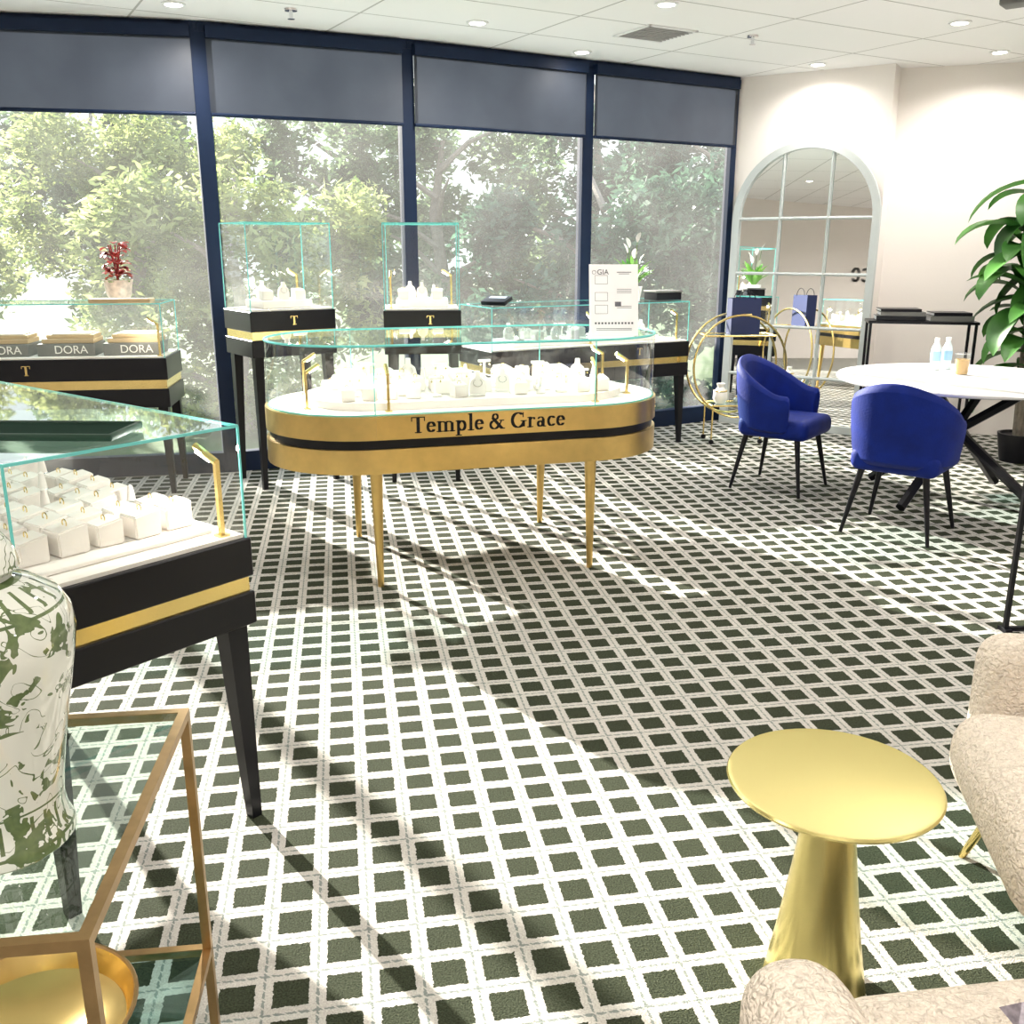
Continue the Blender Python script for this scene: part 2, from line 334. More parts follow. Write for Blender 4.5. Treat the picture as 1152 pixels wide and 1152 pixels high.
# ---------------------------------------------------------------- display cases
def leg4(root,pts,top,mat,wt=.06,wb=.03,splay=0):
    for (x,y) in pts:
        bm=NB(); sx=1 if x>0 else -1; sy=1 if y>0 else -1
        a=[(x+dx*wt/2,y+dy*wt/2,top) for dx,dy in((-1,-1),(1,-1),(1,1),(-1,1))]
        ox=x+sx*(wt-wb)/2; oy=y+sy*(wt-wb)/2
        c=[(ox+dx*wb/2,oy+dy*wb/2,0) for dx,dy in((-1,-1),(1,-1),(1,1),(-1,1))]
        va=[bm.verts.new(q) for q in a]; vc=[bm.verts.new(q) for q in c]
        for i in range(4):
            j=(i+1)%4; bm.faces.new((vc[i],vc[j],va[j],va[i]))
        bm.faces.new(va); bm.faces.new(vc[::-1]); mk('leg',bm,mat,root,smooth=False)
def light_post(root,x,y,z,h,az,lamp=0):
    bm=NB(); box(bm,(x,y,z+.003),(.03,.03,.006)); box(bm,(x,y,z+h/2),(.012,.012,h))
    d=Vector((math.cos(az),math.sin(az),.55)).normalized()*.07
    tube(bm,[(x,y,z+h-.005),(x+d.x,y+d.y,z+h+d.z)],.009,6)
    o=mk('light_post',bm,GOLDP,root)
    bm=NB(); tube(bm,[(x+d.x*.3,y+d.y*.3,z+h+d.z*.3-.014),(x+d.x*.95,y+d.y*.95,z+h+d.z*.95-.014)],.004,6); mk('led_strip',bm,LAMPM,o)
    if lamp:
        l=bpy.data.lights.new('case_lamp','POINT'); l.energy=lamp; l.shadow_soft_size=.008; l.color=(1,.92,.83)
        lo=bpy.data.objects.new('case_lamp',l); col.objects.link(lo); lo.parent=root; lo.location=(x+d.x*1.3,y+d.y*1.3,z+h)
def edges_rect(bm,L_,D_,z0,z1,w=.005):
    for s in(-1,1):
        for t_ in(-1,1): box(bm,(s*L_/2,t_*D_/2,(z0+z1)/2),(w,w,z1-z0))
        box(bm,(0,s*D_/2,z1),(L_,w,w+.002)); box(bm,(s*L_/2,0,z1),(w,D_,w+.002))
def rect_case(name,label,loc,rz,L_,D_,zb,zt,zg,logo=None,posts=(),group=None,lamp=0):
    t=thing(name,label,'display case',(*loc,0),rz,group); h=zt-zb
    bm=NB(); box(bm,(0,0,zb+h*.78),(L_,D_,h*.44),bev=.003,seg=1); mk('upper_panel',bm,BLACK,t,smooth=False)
    bm=NB(); box(bm,(0,0,zb+h*.47),(L_-.02,D_-.02,h*.22)); mk('gold_band',bm,GOLDP,t,smooth=False)
    bm=NB(); box(bm,(0,0,zb+h*.19),(L_,D_,h*.38),bev=.003,seg=1); mk('lower_panel',bm,BLACK,t,smooth=False)
    leg4(t,[(sx*(L_/2-.05),sy*(D_/2-.05)) for sx in(-1,1) for sy in(-1,1)],zb+.002,BLACK)
    bm=NB(); box(bm,(0,0,zt+.004),(L_-.03,D_-.03,.012)); mk('display_deck',bm,WHITE,t,smooth=False)
    l,d=L_-.02,D_-.02
    bm=NB()
    for s in(-1,1):
        quad(bm,(-l/2,s*d/2,zt),(l/2,s*d/2,zt),(l/2,s*d/2,zg),(-l/2,s*d/2,zg)); quad(bm,(s*l/2,-d/2,zt),(s*l/2,d/2,zt),(s*l/2,d/2,zg),(s*l/2,-d/2,zg))
    mk('glass_side',bm,GLASS,t,smooth=False,recalc=False)
    bm=NB(); flat(bm,[(-l/2,-d/2),(l/2,-d/2),(l/2,d/2),(-l/2,d/2)],zg+.003); mk('glass_top',bm,GLTOP,t,smooth=False,recalc=False)
    bm=NB(); edges_rect(bm,l,d,zt,zg); mk('glass_edge',bm,EDGE,t,smooth=False)
    if logo is not None: serif('T',min(h*.28,.085),GOLDP,t,(logo,-D_/2-.001,zb+h*.69),(PI/2,0,0),'emblem')
    for k,(x,y,az) in enumerate(posts): light_post(t,x,y,zt+.01,min(.2,(zg-zt)*.7),az,lamp if k==0 else 0)
    return t
nearc=rect_case('display_case','near black and brass glass display case at left with a green tray on top',(-1.413,2.585),R(-38.3),1.4,.6,.58,.817,1.11,None,[(.66,.24,PI*1.1)],lamp=3)
backc=rect_case('display_case','black glass display case by the left window holding tan boxes',(-2.975,6.127),R(8),1.6,.48,.563,.87,1.2,-.03,[(.76,-.2,PI)],lamp=2)
rightc=rect_case('display_case','black glass display case by the window behind the rounded brass case',(.498,7.493),R(28),1.75,.55,.55,.815,1.12,.4,[(.8,-.2,PI),(0,-.2,PI/2)],lamp=2)
tall1=rect_case('tall_display_case','tall square glass tower case on the left, standing on black legs',(-1.526,6.42),R(36),.58,.46,.86,1.145,1.68,.0,[(.2,.15,PI)],None,lamp=1.5)
tall2=rect_case('tall_display_case','tall square glass tower case directly behind the brass case',(-.6,6.56),R(5),.5,.5,.86,1.14,1.68,.05,[(-.2,-.2,PI/2),(.2,.2,PI)],None,lamp=1.5)
# rounded brass case
def stadium(L_,D_,n=20):
    r=D_/2; a=L_/2-r; P=[]
    for i in range(n+1):
        t=-PI/2+PI*i/n; P.append((a+r*math.cos(t),r*math.sin(t)))
    for i in range(n+1):
        t=PI/2+PI*i/n; P.append((-a+r*math.cos(t),r*math.sin(t)))
    return P
CC=Vector((-.228,4.80)); CR=R(15.7); LL,DD=1.97,.92
cc=thing('display_case','rounded brass display case with curved glass and black serif lettering','display case',(CC.x,CC.y,0),CR)
for nm,z0,z1,ins,m in (('lower_band',.55,.662,0,GOLD),('recess_band',.662,.705,.015,BLACK),('upper_band',.705,.812,0,GOLD),('display_deck',.812,.82,.02,WHITE)):
    bm=NB(); prism(bm,stadium(LL-2*ins,DD-2*ins),z0,z1); mk(nm,bm,m,cc)
bm=NB(); prism(bm,stadium(LL-.03,DD-.03),.812,1.12,cap=False); mk('glass_side',bm,GLASS,cc)
bm=NB(); flat(bm,stadium(LL-.03,DD-.03),1.123); mk('glass_top',bm,GLTOP,cc,smooth=False,recalc=False)
bm=NB()
tube(bm,[(x,y,1.122) for x,y in stadium(LL-.03,DD-.03)],.006,6,True); tube(bm,[(x,y,.816) for x,y in stadium(LL-.03,DD-.03)],.003,6,True)
for x in(-.52,.52):
    for s in(-1,1): box(bm,(x,s*(DD/2-.015),.966),(.004,.004,.3))
mk('glass_edge',bm,EDGE,cc)
bm=NB(); box(bm,(0,-DD/2-.002,.758),(1.04,.006,.104)); mk('front_panel',bm,GOLD,cc,smooth=False)
serif('Temple & Grace',.104,BLACK,cc,(.0,-DD/2-.0052,.733),(PI/2,0,0))
for x in(-.52,.52):
    for y in(-.41,.41):
        bm=NB(); cyl(bm,(x*1.0,y*1.02,0),(x,y*.97,.552),.014,.029,20); mk('leg',bm,GOLD,cc)
for k,(x,y,az) in enumerate(((-.8,-.2,0),(-.45,-.38,PI/2),(.8,-.15,PI),(.55,-.37,PI/2),(-.78,.25,0),(.8,.2,PI))): light_post(cc,x,y,.82,.17,az,.9 if k in(1,3,4) else 0)
def loc2w(root,x,y,z): 
    a=root.rotation_euler[2]; return Vector((root.location.x+x*math.cos(a)-y*math.sin(a),root.location.y+x*math.sin(a)+y*math.cos(a),z))
def plinth(root,w,d,z,h,label,rounded=False,x=0,y=0):
    bm=NB()
    if rounded: prism(bm,stadium(w,d),0,h)
    else: box(bm,(0,0,h/2),(w,d,h),bev=min(.006,h*.3))
    o=mk('display_plinth',bm,WHITE); o.location=loc2w(root,x,y,z); o.rotation_euler=(0,0,root.rotation_euler[2]); return tag(o,label,'display plinth')
plinth(cc,1.6,.7,.821,.035,'long white rounded plinth inside the rounded brass case',True)
# jewellery display prototypes
def ringm(bm,c,r,rot): 
    pts=[Vector(c)+rot@Vector((r*math.cos(2*PI*i/14),0,r*math.sin(2*PI*i/14))) for i in range(14)]; tube(bm,pts,.0016,5,True)
def proto_block():
    t=thing('ring_block','x','jewellery stand')
    bm=NB(); w=.036
    v=[(-w,-w,0),(w,-w,0),(w,w,0),(-w,w,0),(-w,-w,.058),(w,-w,.058),(w,w,.07),(-w,w,.07)]
    V=[bm.verts.new(q) for q in v]
    for f in((3,2,1,0),(4,5,6,7),(0,1,5,4),(1,2,6,5),(2,3,7,6),(3,0,4,7)): bm.faces.new([V[i] for i in f])
    bmesh.ops.bevel(bm,geom=bm.edges[:],offset=.004,segments=2,affect='EDGES'); mk('block',bm,WHITE,t)
    bm=NB(); ringm(bm,(0,0,.069),.009,Matrix.Identity(3)); mk('ring',bm,GOLDP,t); return t
def proto_cone():
    t=thing('ring_cone','x','jewellery stand'); bm=NB(); lathe(bm,[(0,0),(.026,0),(.024,.008),(.016,.02),(.007,.085),(0,.09)],16); mk('cone',bm,WHITE,t)
    bm=NB(); tube(bm,[(.014*math.cos(2*PI*i/14),.014*math.sin(2*PI*i/14),.04) for i in range(14)],.0025,5,True); mk('ring',bm,SILV,t); return t
def proto_bust():
    t=thing('necklace_stand','x','jewellery stand'); bm=NB()
    prof=[(-.035,0),(.035,0),(.038,.04),(.03,.07),(.012,.085),(.01,.11),(-.01,.11),(-.012,.085),(-.03,.07),(-.038,.04)]
    f=[bm.verts.new((x,-.006-.0*z,z)) for x,z in prof]; g=[bm.verts.new((x,.012,z)) for x,z in prof]
    for i in range(len(prof)):
        j=(i+1)%len(prof); bm.faces.new((f[i],f[j],g[j],g[i]))
    bm.faces.new(f); bm.faces.new(g[::-1]); box(bm,(0,.003,.004),(.06,.05,.008)); mk('bust',bm,WHITE,t)
    bm=NB(); tube(bm,[(.02*math.sin(a),-.009,.075-.028*(1+math.cos(a))*.6) for a in [R(-150+30*i) for i in range(11)]],.0016,5); mk('chain',bm,SILV,t); return t
def proto_tstand():
    t=thing('earring_stand','x','jewellery stand'); bm=NB(); box(bm,(0,0,.006),(.05,.035,.012),bev=.002); box(bm,(0,0,.05),(.008,.008,.08)); box(bm,(0,0,.09),(.06,.012,.012),bev=.003); mk('stand',bm,WHITE,t)
    bm=NB()
    for s in(-1,1): lathe(bm,[(0,.068),(.005,.073),(0,.082)],8,(s*.022,-.008,0))
    mk('earrings',bm,GOLDP,t); return t
PR=[proto_block(),proto_cone(),proto_bust(),proto_tstand()]
DESC=['white block with a thin ring','white cone with silver ring','white bust with silver chain','white T stand with gold earrings']
def place(kind,root,x,y,z,where,rz=0,sc=1):
    pr=PR[kind]
    o=tree_copy(pr)
    o.location=loc2w(root,x,y,z); o.rotation_euler=(0,0,root.rotation_euler[2]+rz); o.scale=(sc,sc,sc)
    o['label']=DESC[kind]+', '+where; o['category']='jewellery stand'; o['group']=where
for r,(y,n_,rn) in enumerate(((-.25,13,'front row in the rounded brass case'),(-.13,14,'second row in the rounded brass case'),(-.01,14,'third row in the rounded brass case'),(.11,13,'fourth row in the rounded brass case'),(.23,12,'back row in the rounded brass case'))):
    for k in range(n_):
        if (k*7+r*3)%9==4: continue
        x=(k-(n_-1)/2)*.103
        place([0,3,0,0,0,1,0,2,3,0,0][(k*3+r*5)%11],cc,x+random.uniform(-.008,.008),y+random.uniform(-.01,.01),.857,rn,random.uniform(-.3,.3),random.uniform(.9,1.1)*(1.12 if r>2 else 1))
plinth(nearc,1.0,.48,.8275,.012,'low white plinth inside the near left case',False,.12,0)
for r,(y,rn) in enumerate(((-.19,'nearest row in the left display case'),(-.095,'second row in the left display case'),(0,'third row in the left display case'),(.095,'fourth row in the left display case'),(.19,'farthest row in the left display case'))):
    for k in range(9):
        place([0,0,0,0,1][(k+r*2)%5] if k<7 else 0,nearc,-.26+.098*k+random.uniform(-.005,.005),y,.8405,rn,random.uniform(-.12,.12),random.uniform(.9,1.06))
for root,nm in((tall1,'left glass tower'),(tall2,'glass tower behind the brass case')):
    zt=1.156 if root is tall1 else 1.151
    plinth(root,.34,.3,zt,.05,'square white plinth inside the '+nm)
    for k,(x,y) in enumerate(((-.12,-.09),(.1,-.09),(-.08,.07),(.08,.07),(0,-.09))): place([0,0,2,1,2][k],root,x,y,zt+.051,'inside the '+nm,0,1)
plinth(rightc,1.3,.35,.826,.04,'long white plinth inside the case behind the brass one')
for r in range(2):
    for k in range(8):
        place([3,0,2,0,1][(k+2*r)%5],rightc,-.55+.155*k,-.09+.17*r,.867,('near' if r==0 else 'rear')+' row in the window display case',0,1.05)
for pr in PR:
    for ch in list(pr.children): bpy.data.objects.remove(ch)
    bpy.data.objects.remove(pr)
# boxes in back-left case
TXT=pm('white_ink',(.85,.83,.78),.6)
for k,(x,lb) in enumerate(((.58,'right stack of the left window case'),(.19,'middle stack of the left window case'),(-.20,'left stack of the left window case'))):
    z=.881
    for j in range(3):
        o=thing('jewellery_box',('grey lettered box lowest in the ' if j==0 else 'second tan tray in the ' if j==1 else 'white lined topmost tray of the ')+lb,'box',loc2w(backc,x+j*.006,-.02+.015*j,z),backc.rotation_euler[2]+.02*j)
        hh=(.075,.028,.022)[j]
        bm=NB(); box(bm,(0,0,hh/2),(.34-.03*j,.26-.03*j,hh),bev=.003,seg=1); mk('box_body',bm,(GREYC,KRAFT,KRAFT)[j],o)
        if j==0: text('DORA',.07,TXT,o,(.03,-.1315,hh/2),(PI/2,0,0))
        if j==2: 
            bm=NB(); box(bm,(0,0,hh+.004),(.22,.17,.008),bev=.002,seg=1); mk('lining',bm,WHITE,o)
        z+=hh+(.0005 if j<2 else 0)
# ---------------------------------------------------------------- plants
def pot_plant(name,label,loc,kind):
    t=thing(name,label,'plant',loc)
    if kind=='red':
        bm=NB(); lathe(bm,[(0,0),(.06,0),(.080,.04),(.088,.10),(.098,.135),(.09,.135),(.08,.10),(0,.10)],28); mk('pot',bm,pm('speckled_floral_pot',(.62,.50,.44),.3,0,.6,30),t)
        bm=NB(); 
        for k in range(5):
            a=k*1.3; tube(bm,[(0,0,.1),(.015*math.cos(a),.015*math.sin(a),.24),(.04*math.cos(a),.04*math.sin(a),.36)],.004,6)
        mk('stem',bm,pm('red_stem',(.3,.03,.03),.5),t)
        bm=NB()
        for k in range(52):
            a=random.uniform(0,2*PI); z=random.uniform(.15,.37); leaf(bm,(.03*math.cos(a),.03*math.sin(a),z),a,random.uniform(.05,.09),.055,R(random.uniform(0,45)),R(70),5)
        mk('leaves',bm,LEAFR,t)
        bm=NB()
        for k in range(12):
            a=random.uniform(0,2*PI); leaf(bm,(.03*math.cos(a),.03*math.sin(a),.12),a,.08,.05,R(25),R(60),5)
        mk('leaves',bm,LEAFM,t); t.scale=(.95,.95,.95)
    else:
        bm=NB(); lathe(bm,[(0,0),(.06,0),(.075,.1),(.08,.11),(.07,.11),(.065,.095),(0,.095)],28); mk('pot',bm,CERAM,t)
        bm=NB()
        for k in range(30):
            a=random.uniform(0,2*PI); leaf(bm,(.02*math.cos(a),.02*math.sin(a),.1),a,random.uniform(.14,.28),.05,R(random.uniform(50,88)),R(random.uniform(20,60)),7)
        mk('leaves',bm,LEAFM,t)
        for k in range(5):
            a=k*1.3; bm=NB(); x,y=.05*math.cos(a),.05*math.sin(a); h=.28+.04*k
            tube(bm,[(0,0,.1),(x*.5,y*.5,.2),(x,y,h)],.003,5); st=mk('flower_stem',bm,STEM,t)
            bm=NB(); leaf(bm,(x,y,h),a,.085,.045,R(75),R(30),5); mk('flower',bm,CERAM,st)
    return t
pot_plant('potted_plant','red leaved plant in a pale floral pot on the left window case',(-2.5,6.26,1.206),'red')
pot_plant('peace_lily','peace lily with white flowers standing on the rear window case',(.93,7.62,1.126),'lily')
t=thing('jewellery_tray','tan wooden flat tray beside the red plant','tray',(-2.4,6.04,1.206),R(8)); 
bm=NB(); box(bm,(0,0,.012),(.36,.14,.024),bev=.004); mk('tray_body',bm,KRAFT,t); bm=NB(); box(bm,(0,0,.0245),(.32,.1,.001)); mk('inlay',bm,WHITE,t,smooth=False)
t=thing('card_box','flat black box with grey lid right of the peace lily','box',(1.2,7.82,1.126),R(28))
bm=NB(); box(bm,(0,0,.03),(.24,.17,.06),bev=.004); mk('box_body',bm,BLACK,t); bm=NB(); box(bm,(0,0,.067),(.25,.18,.014),bev=.003); mk('lid',bm,GREYC,t)
t=thing('card_terminal','small black card terminal on the rear window case','card terminal',(-.11,7.06,1.126),R(-30))
bm=NB(); box(bm,(0,0,.034),(.2,.12,.03),rot=Matrix.Rotation(R(18),4,'X'),bev=.006); mk('body',bm,BLACK,t)
bm=NB(); box(bm,(0,.02,.057),(.14,.04,.002),rot=Matrix.Rotation(R(18),4,'X')); mk('screen',bm,SILV,t,smooth=False)
# info sign on brass case
gp=Vector((.488,4.65)); t=thing('information_sign','white printed diamond grading sheet standing on the rounded brass case','sign',(gp.x,gp.y,1.1285),R(4))
tilt=Matrix.Rotation(R(-12),4,'X')
bm=NB(); box(bm,tilt@Vector((0,0,.17)),(.235,.004,.335),rot=tilt); mk('sheet',bm,pm('sign_white',(.95,.92,.94),.35),t,smooth=False)
bm=NB(); box(bm,(0,.05,.002),(.235,.12,.004)); box(bm,(0,.075,.08),(.1,.003,.16),rot=Matrix.Rotation(R(18),4,'X')); mk('stand_foot',bm,PAPER,t,smooth=False)
INK=pm('grey_ink',(.12,.12,.14),.6); bm=NB()
def sg(x,z,w,h): box(bm,tilt@Vector((x,-.0028,z)),(w,.0008,h),rot=tilt)
for z in(.245,.165,.105):
    for s in(-1,1): sg(-.06+s*.03,z+.02,.0015,.04)
    sg(-.06,z+.04,.06,.0015); sg(-.06,z,.06,.0015)
sg(.05,.3,.07,.003); sg(.05,.292,.05,.002)
for z in (.22,.212,.204,.14,.132): sg(.05,z,.07,.002)
for k in range(12): sg(-.088+k*.016,.06,.009,.009)
for z in(.035,.028): sg(0,z,.17,.002)
sg(.02,.15,.03,.022)
mk('print',bm,INK,t,smooth=False)
pz=tilt@Vector((-.052,-.0032,.3)); text('GIA',.034,INK,t,pz,(PI/2-R(12),0,0))
bm=NB(); c0=tilt@Vector((-.094,-.003,.3)); tube(bm,[(c0.x+.009*math.cos(2*PI*i/14),c0.y,c0.z+.009*math.sin(2*PI*i/14)) for i in range(14)],.0012,5,True); mk('seal',bm,INK,t)
# green tray on near case
t=thing('leather_tray','dark green leather tray lying on the near glass case','tray',(-1.115,2.235,1.1185),R(-2))
bm=NB(); box(bm,(0,0,.005),(.42,.175,.01),bev=.003,seg=2)
for s in(-1,1): box(bm,(0,s*.0825,.010),(.42,.012,.014),bev=.003,seg=2); box(bm,(s*.205,0,.010),(.012,.175,.014),bev=.003,seg=2)
mk('tray_body',bm,DGREEN,t)
bm=NB(); box(bm,(0,0,.0105),(.395,.15,.003)); mk('felt_lining',bm,pm('green_felt',(.004,.022,.013),.9,spec=.1),t,smooth=False)
# ---------------------------------------------------------------- velvet chairs
def shell(bm,rx,ry,phi,n,zb,ztop,th,flare,ext=0):
    prev=None
    for i in range(n+1):
        f=-phi+2*phi*i/n; s=math.sin(f); c=math.cos(f)
        # superellipse gives a flatter back
        sc_=(abs(s)**2.6+abs(c)**2.6)**(-1/2.6)
        zt=ztop(f); sec=[]
        for (o,z) in((1,zb),(1,zb+(zt-zb)*.5),(1,zt-.015),(.5,zt),(0,zt-.015),(0,zb+(zt-zb)*.5),(0,zb)):
            k=(1+flare*(z-zb)/.4)*sc_; rxx=(rx-(1-o)*th)*k; ryy=(ry-(1-o)*th)*k
            sec.append(bm.verts.new((rxx*s,-ryy*c,z)))
        if prev:
            for a in range(7):
                b2=(a+1)%7; bm.faces.new((prev[a],prev[b2],sec[b2],sec[a]))
        else: bm.faces.new(sec[::-1])
        prev=sec
    bm.faces.new(prev)
def velvet():
    t=thing('dining_chair','x','chair')
    bm=NB(); box(bm,(0,.015,.42),(.47,.47,.13),bev=.05,seg=5); mk('seat',bm,BLUE,t)
    bm=NB(); shell(bm,.265,.265,R(120),30,.39,lambda f:.645+.215*max(0,math.cos(f*.85))**1.4,.05,.15)
    o=mk('backrest',bm,BLUE,t); s=o.modifiers.new('s','SUBSURF'); s.levels=1; s.render_levels=1
    for sx in(-1,1):
        for sy in(-1,1):
            bm=NB(); cyl(bm,(sx*.235,sy*.235,0),(sx*.17,sy*.17,.37),.010,.019,14); mk('leg',bm,BLACK,t)
    return t
ch=[((1.77,6.2),-38-90,'blue velvet armchair left of the round table, turned sideways to the viewer'),((2.17,5.19),-39,'blue velvet armchair in front of the round table with its back to the viewer'),((3.38,5.38),45,'blue velvet armchair at the right edge, mostly out of view')]
v0=velvet()
for i,(p,a,lb) in enumerate(ch):
    o=v0 if i==0 else tree_copy(v0); o.location=(p[0],p[1],0); o.rotation_euler=(0,0,R(a)); tag(o,lb,'chair','blue velvet chairs around the round table')
# round table
t=thing('round_table','round white marble topped table on crossed black legs','table',(2.77,5.88,0),R(20))
bm=NB(); lathe(bm,[(0,.735),(.7,.735),(.742,.745),(.75,.757),(.745,.765),(0,.765)],64); mk('tabletop',bm,MARBLE,t)
for k in range(4):
    a=PI/2*k+.3; bm=NB()
    tube(bm,[(.56*math.cos(a),.56*math.sin(a),.032),(-.36*math.cos(a)+.03*math.sin(a),-.36*math.sin(a)-.03*math.cos(a),.71)],.031,6)
    mk('leg',bm,BLACK,t)
bm=NB(); box(bm,(0,0,.725),(.8,.8,.02)); mk('mounting_plate',bm,BLACK,t,smooth=False)
def bottle(x,y,lb):
    t=thing('water_bottle',lb,'bottle',(x,y,.766),0,'water bottles on the round table')
    bm=NB(); lathe(bm,[(0,0),(.029,0),(.032,.01),(.03,.05),(.032,.1),(.03,.14),(.014,.175),(.013,.19),(0,.19)],20); mk('body',bm,pm('clear_plastic',(.7,.82,.86),.1,0,.1,emis=.05),t)  # plastic given a faint glow of its own by emission
    bm=NB(); lathe(bm,[(.0325,.06),(.0325,.12)],20); mk('label_wrap',bm,pm('blue_label',(.35,.6,.8),.4),t)
    bm=NB(); lathe(bm,[(.015,.186),(.015,.205),(0,.206)],16); mk('cap',bm,PAPER,t)
bottle(2.74,6.25,'clear water bottle on the marble table, left of the pair'); bottle(2.83,6.29,'clear water bottle on the marble table, right of the pair')
t=thing('drinking_glass','clear glass half full of amber drink beside the water bottles','glass',(2.81,6.02,.766))
bm=NB(); lathe(bm,[(.038,0),(.046,.13)],24); lathe(bm,[(0,0),(.038,0)],24); mk('tumbler',bm,GLASS,t); bm=NB(); lathe(bm,[(0,.004),(.036,.004),(.042,.095),(0,.095)],24); mk('drink',bm,pm('amber_drink',(.50,.31,.12),.1),t)
bm=NB(); tube(bm,[(.046*math.cos(2*PI*i/24),.046*math.sin(2*PI*i/24),.13) for i in range(24)],.0015,5,True); mk('rim',bm,SILV,t)
# ---------------------------------------------------------------- arched mirror
d=Vector((RP[0][0]-WP[-1][0],RP[0][1]-WP[-1][1])).normalized(); nrm=Vector((-.54,-.84))
mc=Vector((2.47,8.40))+nrm*.13
t=thing('arched_mirror','tall arched window style mirror with pale grey frame leaning on the wall','mirror',(mc.x,mc.y,0),math.atan2(d.y,d.x))
t.rotation_euler=(R(-1.6),0,math.atan2(d.y,d.x))
MW,MH=1.22,2.37; r=MW/2; zc=MH-r
def arch(w,top,base,n=28): 
    rr=w/2; return [(-rr,base)]+[(rr*math.cos(PI-PI*i/n),top-rr+rr*math.sin(PI-PI*i/n)) for i in range(n+1)]+[(rr,base)]
bm=NB(); bm.faces.new([bm.verts.new((x,0,z)) for x,z in arch(MW-.06,MH-.03,.03)]); mk('mirror_glass',bm,MIRR,t,smooth=False)
bm=NB(); o_=arch(MW,MH,0); i_=arch(MW-.12,MH-.06,.06)
A=[bm.verts.new((x,-.03,z)) for x,z in o_];B=[bm.verts.new((x,-.03,z)) for x,z in i_];C_=[bm.verts.new((x,.02,z)) for x,z in o_];D_=[bm.verts.new((x,.02,z)) for x,z in i_]
n_=len(o_)
for i in range(n_):
    j=(i+1)%n_
    bm.faces.new((A[i],A[j],B[j],B[i])); bm.faces.new((C_[j],C_[i],D_[i],D_[j])); bm.faces.new((A[j],A[i],C_[i],C_[j])); bm.faces.new((B[i],B[j],D_[j],D_[i]))
mk('frame',bm,MFRAME,t)
def bar(a,b_):
    bm=NB(); tube(bm,[(a[0],-.012,a[1]),(b_[0],-.012,b_[1])],.013,4); mk('glazing_bar',bm,MFRAME,t)
for x in(-.2,.2): bar((x,.03),(x,MH-.09))
for z in(.45,.87,1.31,1.76): bar((-.57,z),(.57,z))
# ---------------------------------------------------------------- bar cart
t=thing('bar_cart','round gold bar cart with two hoops and shelves near the mirror','cart',(1.79,7.72,0),R(4))
HR=.37
for s in(-1,1):
    bm=NB(); tube(bm,[(HR*math.cos(2*PI*i/48),s*.12,.62+HR*1.08*math.sin(2*PI*i/48)) for i in range(48)],.009,8,True); mk('hoop',bm,GOLDP,t)
for z,w in((.86,.27),(.31,.20)):
    bm=NB(); pts=[(-w,-.12,z),(w,-.12,z),(w,.12,z),(-w,.12,z)]
    for i in range(4): tube(bm,[pts[i],pts[(i+1)%4]],.008,6)
    sh=mk('shelf_frame',bm,GOLDP,t); bm=NB(); box(bm,(0,0,z),(2*w,.23,.006)); mk('shelf_glass',bm,GLTOP,sh,smooth=False)
for x in(-.2,.2):
    for y in(-.12,.12):
        bm=NB(); cyl(bm,(x,y,.04),(x,y,.31),.007,seg=8); mk('post',bm,GOLDP,t)
        bm=NB(); cyl(bm,(x,y-.008,.02),(x,y+.008,.02),.02,seg=16); mk('wheel',bm,BLACK,t)
def bag(root,x,y,lb,rz,w=.24,h=.28):
    o=thing('gift_bag',lb,'bag',loc2w(root,x,y,.865),root.rotation_euler[2]+rz)
    bm=NB(); prism(bm,[(-w/2,-.05),(w/2,-.05),(w/2,.05),(-w/2,.05)],0,h,cap=False); flat(bm,[(-w/2,-.05),(w/2,-.05),(w/2,.05),(-w/2,.05)],0.001); mk('bag_body',bm,NAVY,o,smooth=False)
    for s in(-1,1):
        bm=NB(); tube(bm,[(w*.28*math.cos(PI*i/10),s*.05,h-.01+.07*math.sin(PI*i/10)) for i in range(11)],.003,5); mk('handle',bm,BLACK,o)
    bm=NB(); box(bm,(0,-.0508,h*.55),(w*.4,.001,.012)); mk('foil_stripe',bm,GOLDP,o,smooth=False)
bag(t,.04,0,'navy paper gift bag standing on top of the gold cart',.1,.24,.28)
cart=t
o=thing('ceramic_vase','small white vase on the lower cart shelf','vase',loc2w(cart,-.11,0,.314)); bm=NB(); lathe(bm,[(0,0),(.035,0),(.06,.04),(.055,.09),(.025,.13),(.035,.16),(.028,.16),(0,.14)],24); mk('body',bm,CERAM,o); bm=NB(); tube(bm,[(.05*math.cos(2*PI*i/20),.05*math.sin(2*PI*i/20),.1) for i in range(20)],.006,6,True); mk('rim_band',bm,GOLDP,o)
for k in range(2):
    o=thing('glass_ornament',['smaller','larger'][k]+' round glass ornament on the lower cart shelf','ornament',loc2w(cart,.01+.095*k,-.04,.314)); rr=.026+.01*k
    bm=NB(); lathe(bm,[(rr*math.sin(PI*i/12)*1.0,rr-rr*math.cos(PI*i/12)) for i in range(13)],20); mk('ball',bm,pm('smoked_glass',(.25,.3,.3),.05),o)
    bm=NB(); lathe(bm,[(0,2*rr-.002),(.008,2*rr-.002),(.006,2*rr+.012),(0,2*rr+.014)],10); mk('cap',bm,GOLDP,o)
